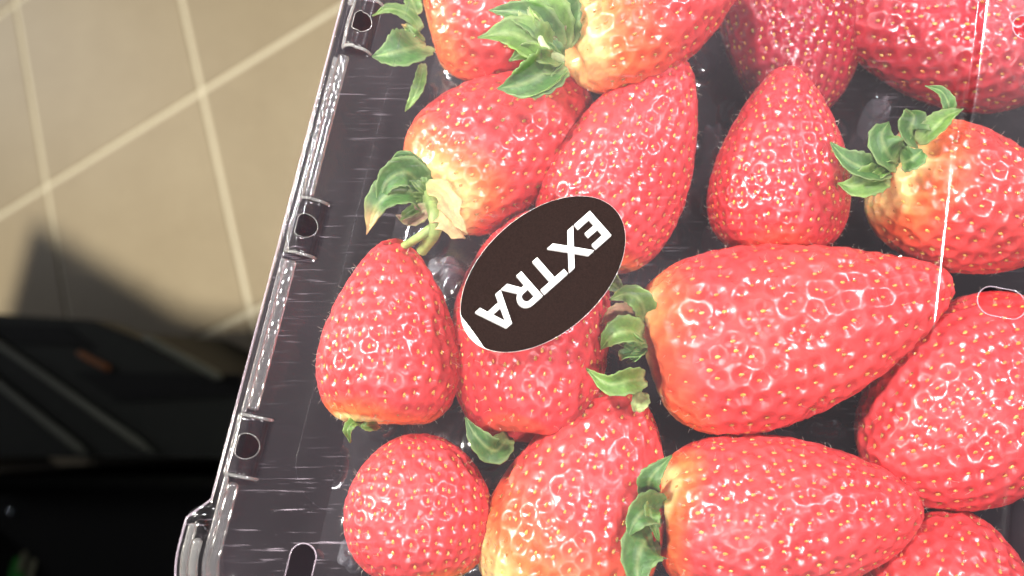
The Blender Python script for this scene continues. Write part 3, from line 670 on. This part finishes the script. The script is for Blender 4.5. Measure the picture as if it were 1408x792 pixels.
sepal(b2, [(592, 288, 8), (612, 300, 4), (622, 316, 4), (640, 328, 5)], 30, DRY * .95, .2, -15, tipcol=DRY, lobed=.3, label='dried pale brown sepal')
sepal(b2, [(590, 285, 9), (575, 295, 9), (560, 300, 11), (545, 296, 13)], 28, BRN * 1.6, .3, label='brown withered sepal')
stem(b2, [(588, 268, 12), (598, 292, 7), (598, 318, 8), (580, 345, 14)], 20)
stem(b2, [(596, 312, 8), (576, 326, 9), (556, 338, 15), (540, 346, 22)], 12)
for p_, w_, c_, r_, f_ in [([(770, 86, 8), (742, 104, 3), (716, 116, 2.2), (684, 122, 4)], 42, G1, 18, .6), ([(770, 80, 8), (735, 60, 2.5), (700, 46, 2.2), (657, 52, 4)], 46, G2, -5, .4),
        ([(770, 72, 8), (742, 32, 2.5), (712, 18, 2.2), (672, 14, 4)], 34, G1, 8, .5), ([(772, 70, 8), (758, 25, 3), (742, 0, 2.5), (720, -25, 4)], 40, G2, 0, .5),
        ([(776, 66, 8), (772, 30, 4), (778, 0, 4), (790, -25, 5)], 42, G1 * .9, 10, .4), ([(772, 90, 9), (745, 84, 3.2), (722, 72, 2.4), (700, 84, 3)], 26, G2, 24, .5),
        ([(775, 96, 9), (750, 116, 4), (722, 130, 3), (696, 128, 4)], 26, G2, -20, .6), ([(768, 62, 8), (735, 38, 2.3), (722, 18, 2), (716, 2, 3)], 18, G3 * .8, 20, .5)]:
    sepal(b3, p_, w_ * 1.4, c_, f_, r_)
sepal(b3, [(778, 60, 9), (768, 44, 5), (770, 20, 4), (776, 0, 5)], 22, BRN, .3, label='brown withered sepal')
stem(b3, [(772, 82, 8), (752, 70, 4), (740, 48, 3.4), (738, 18, 5)], 12, (.5, .6, .3))
for p_, w_, c_, r_, f_ in [([(1222, 236, 8), (1190, 232, 4), (1162, 218, 3.5), (1142, 196, 4)], 30, G1, 0, .5), ([(1220, 240, 9), (1196, 248, 5), (1175, 256, 5), (1152, 252, 7)], 34, G2, 10, .4),
        ([(1232, 226, 8), (1218, 208, 4), (1212, 186, 4), (1222, 168, 6)], 40, G1, 0, .4), ([(1240, 226, 7), (1258, 216, 4), (1268, 206, 4)], 30, G1, 15, .4),
        ([(1262, 198, 9), (1252, 180, 5), (1256, 160, 5), (1246, 150, 8)], 38, G1 * .8, -10, .4), ([(1262, 196, 7), (1284, 176, 4), (1302, 160, 3.5), (1324, 150, 4)], 24, G2, 20, .5),
        ([(1302, 160, 6), (1304, 144, 4), (1294, 126, 4), (1272, 118, 5)], 14, G1, 10, .5)]:
    sepal(b8, p_, w_ * 1.25, c_, f_, r_)
for p_, w_, c_, r_, f_ in [([(888, 440, 16), (882, 416, 10), (862, 404, 9), (838, 412, 12)], 32, G2, 10, .6), ([(884, 462, 15), (862, 456, 10), (842, 462, 9), (826, 480, 13)], 40, G2, -10, .6),
        ([(886, 520, 15), (862, 524, 9), (836, 528, 8), (806, 507, 10)], 34, G2, 12, .6), ([(884, 540, 16), (878, 556, 11), (872, 566, 12)], 24, G3 * .8, 0, .4)]:
    sepal(b9, p_, w_, c_, f_, r_)
sepal(b9, [(886, 444, 17), (862, 434, 12), (842, 436, 12), (826, 446, 14)], 34, np.array([.42, .20, .10]), .4, label='brown withered sepal')
sepal(b9, [(888, 425, 14), (886, 410, 11), (876, 402, 11)], 10, DRY, .3, tipcol=DRY, label='brown withered sepal')
sepal(b4, [(815, 372, 24), (835, 385, 16), (848, 395, 14), (856, 402, 15)], 26, G2 * .8, .4)
sepal(b10, [(508, 578, 20), (488, 580, 13), (478, 592, 12), (482, 608, 15)], 14, G2, .5)
sepal(b10, [(520, 585, 20), (506, 586, 14), (494, 585, 13)], 14, G2, .5)
sepal(b11, [(700, 600, 22), (680, 620, 16), (655, 600, 13), (640, 574, 13)], 36, G1 * .8, .4)
sepal(b11, [(690, 606, 22), (672, 625, 17), (664, 632, 16)], 30, G1, .4)
#sepal(b11, [(705, 606, 18), (694, 614, 14), (682, 606, 13)], 12, DRY, .3, tipcol=DRY, label='dried pale brown sepal')
sepal(b14, [(894, 690, 18), (892, 665, 8), (902, 648, 6), (924, 626, 6)], 30, G1, .5, 10, taperpow=.85)
sepal(b14, [(908, 705, 18), (892, 700, 9), (876, 712, 5), (862, 740, 6)], 46, G1, .5, 0, label='torn green sepal')
sepal(b14, [(902, 735, 18), (886, 745, 8), (876, 775, 5), (880, 820, 6)], 62, G1, .3, 5)
sepal(b14, [(900, 690, 18), (894, 700, 9), (898, 720, 7), (906, 745, 9)], 22, G2, .5, 20)

for bm_, cx_, cy_, dirs, dp, ln in ((b2, 590, 272, (150, 190, 230, 262), 12, 44), (b8, 1232, 224, (150, 185, 215, 250, 285), 9, 44), (b9, 886, 480, (140, 165, 195, 220), 16, 40),
                                (b3, 774, 84, (120, 150, 175, 200, 225, 250), 9, 60), (b1, 582, 58, (150, 185, 215), 15, 36), (b14, 902, 712, (150, 200, 235), 17, 34)):
    for d_ in dirs:
        d_ += random.uniform(-9, 9); l_ = ln * random.uniform(.75, 1.15); dx, dy = math.cos(R(d_)), math.sin(R(d_))
        cc = [G1, G2, G1 * 1.3, G2 * .8][random.randrange(4)]
        sepal(bm_, [(cx_, cy_, dp), (cx_ + dx * l_ * .4, cy_ + dy * l_ * .4, dp - 3), (cx_ + dx * l_ * .75 + random.uniform(-4, 4), cy_ + dy * l_ * .75 + random.uniform(-4, 4), dp - 3.5), (cx_ + dx * l_, cy_ + dy * l_, dp - 1)],
              random.uniform(11, 20), cc, random.uniform(.3, .8), random.uniform(-30, 30), tipcol=DRY if random.random() < .4 else None)
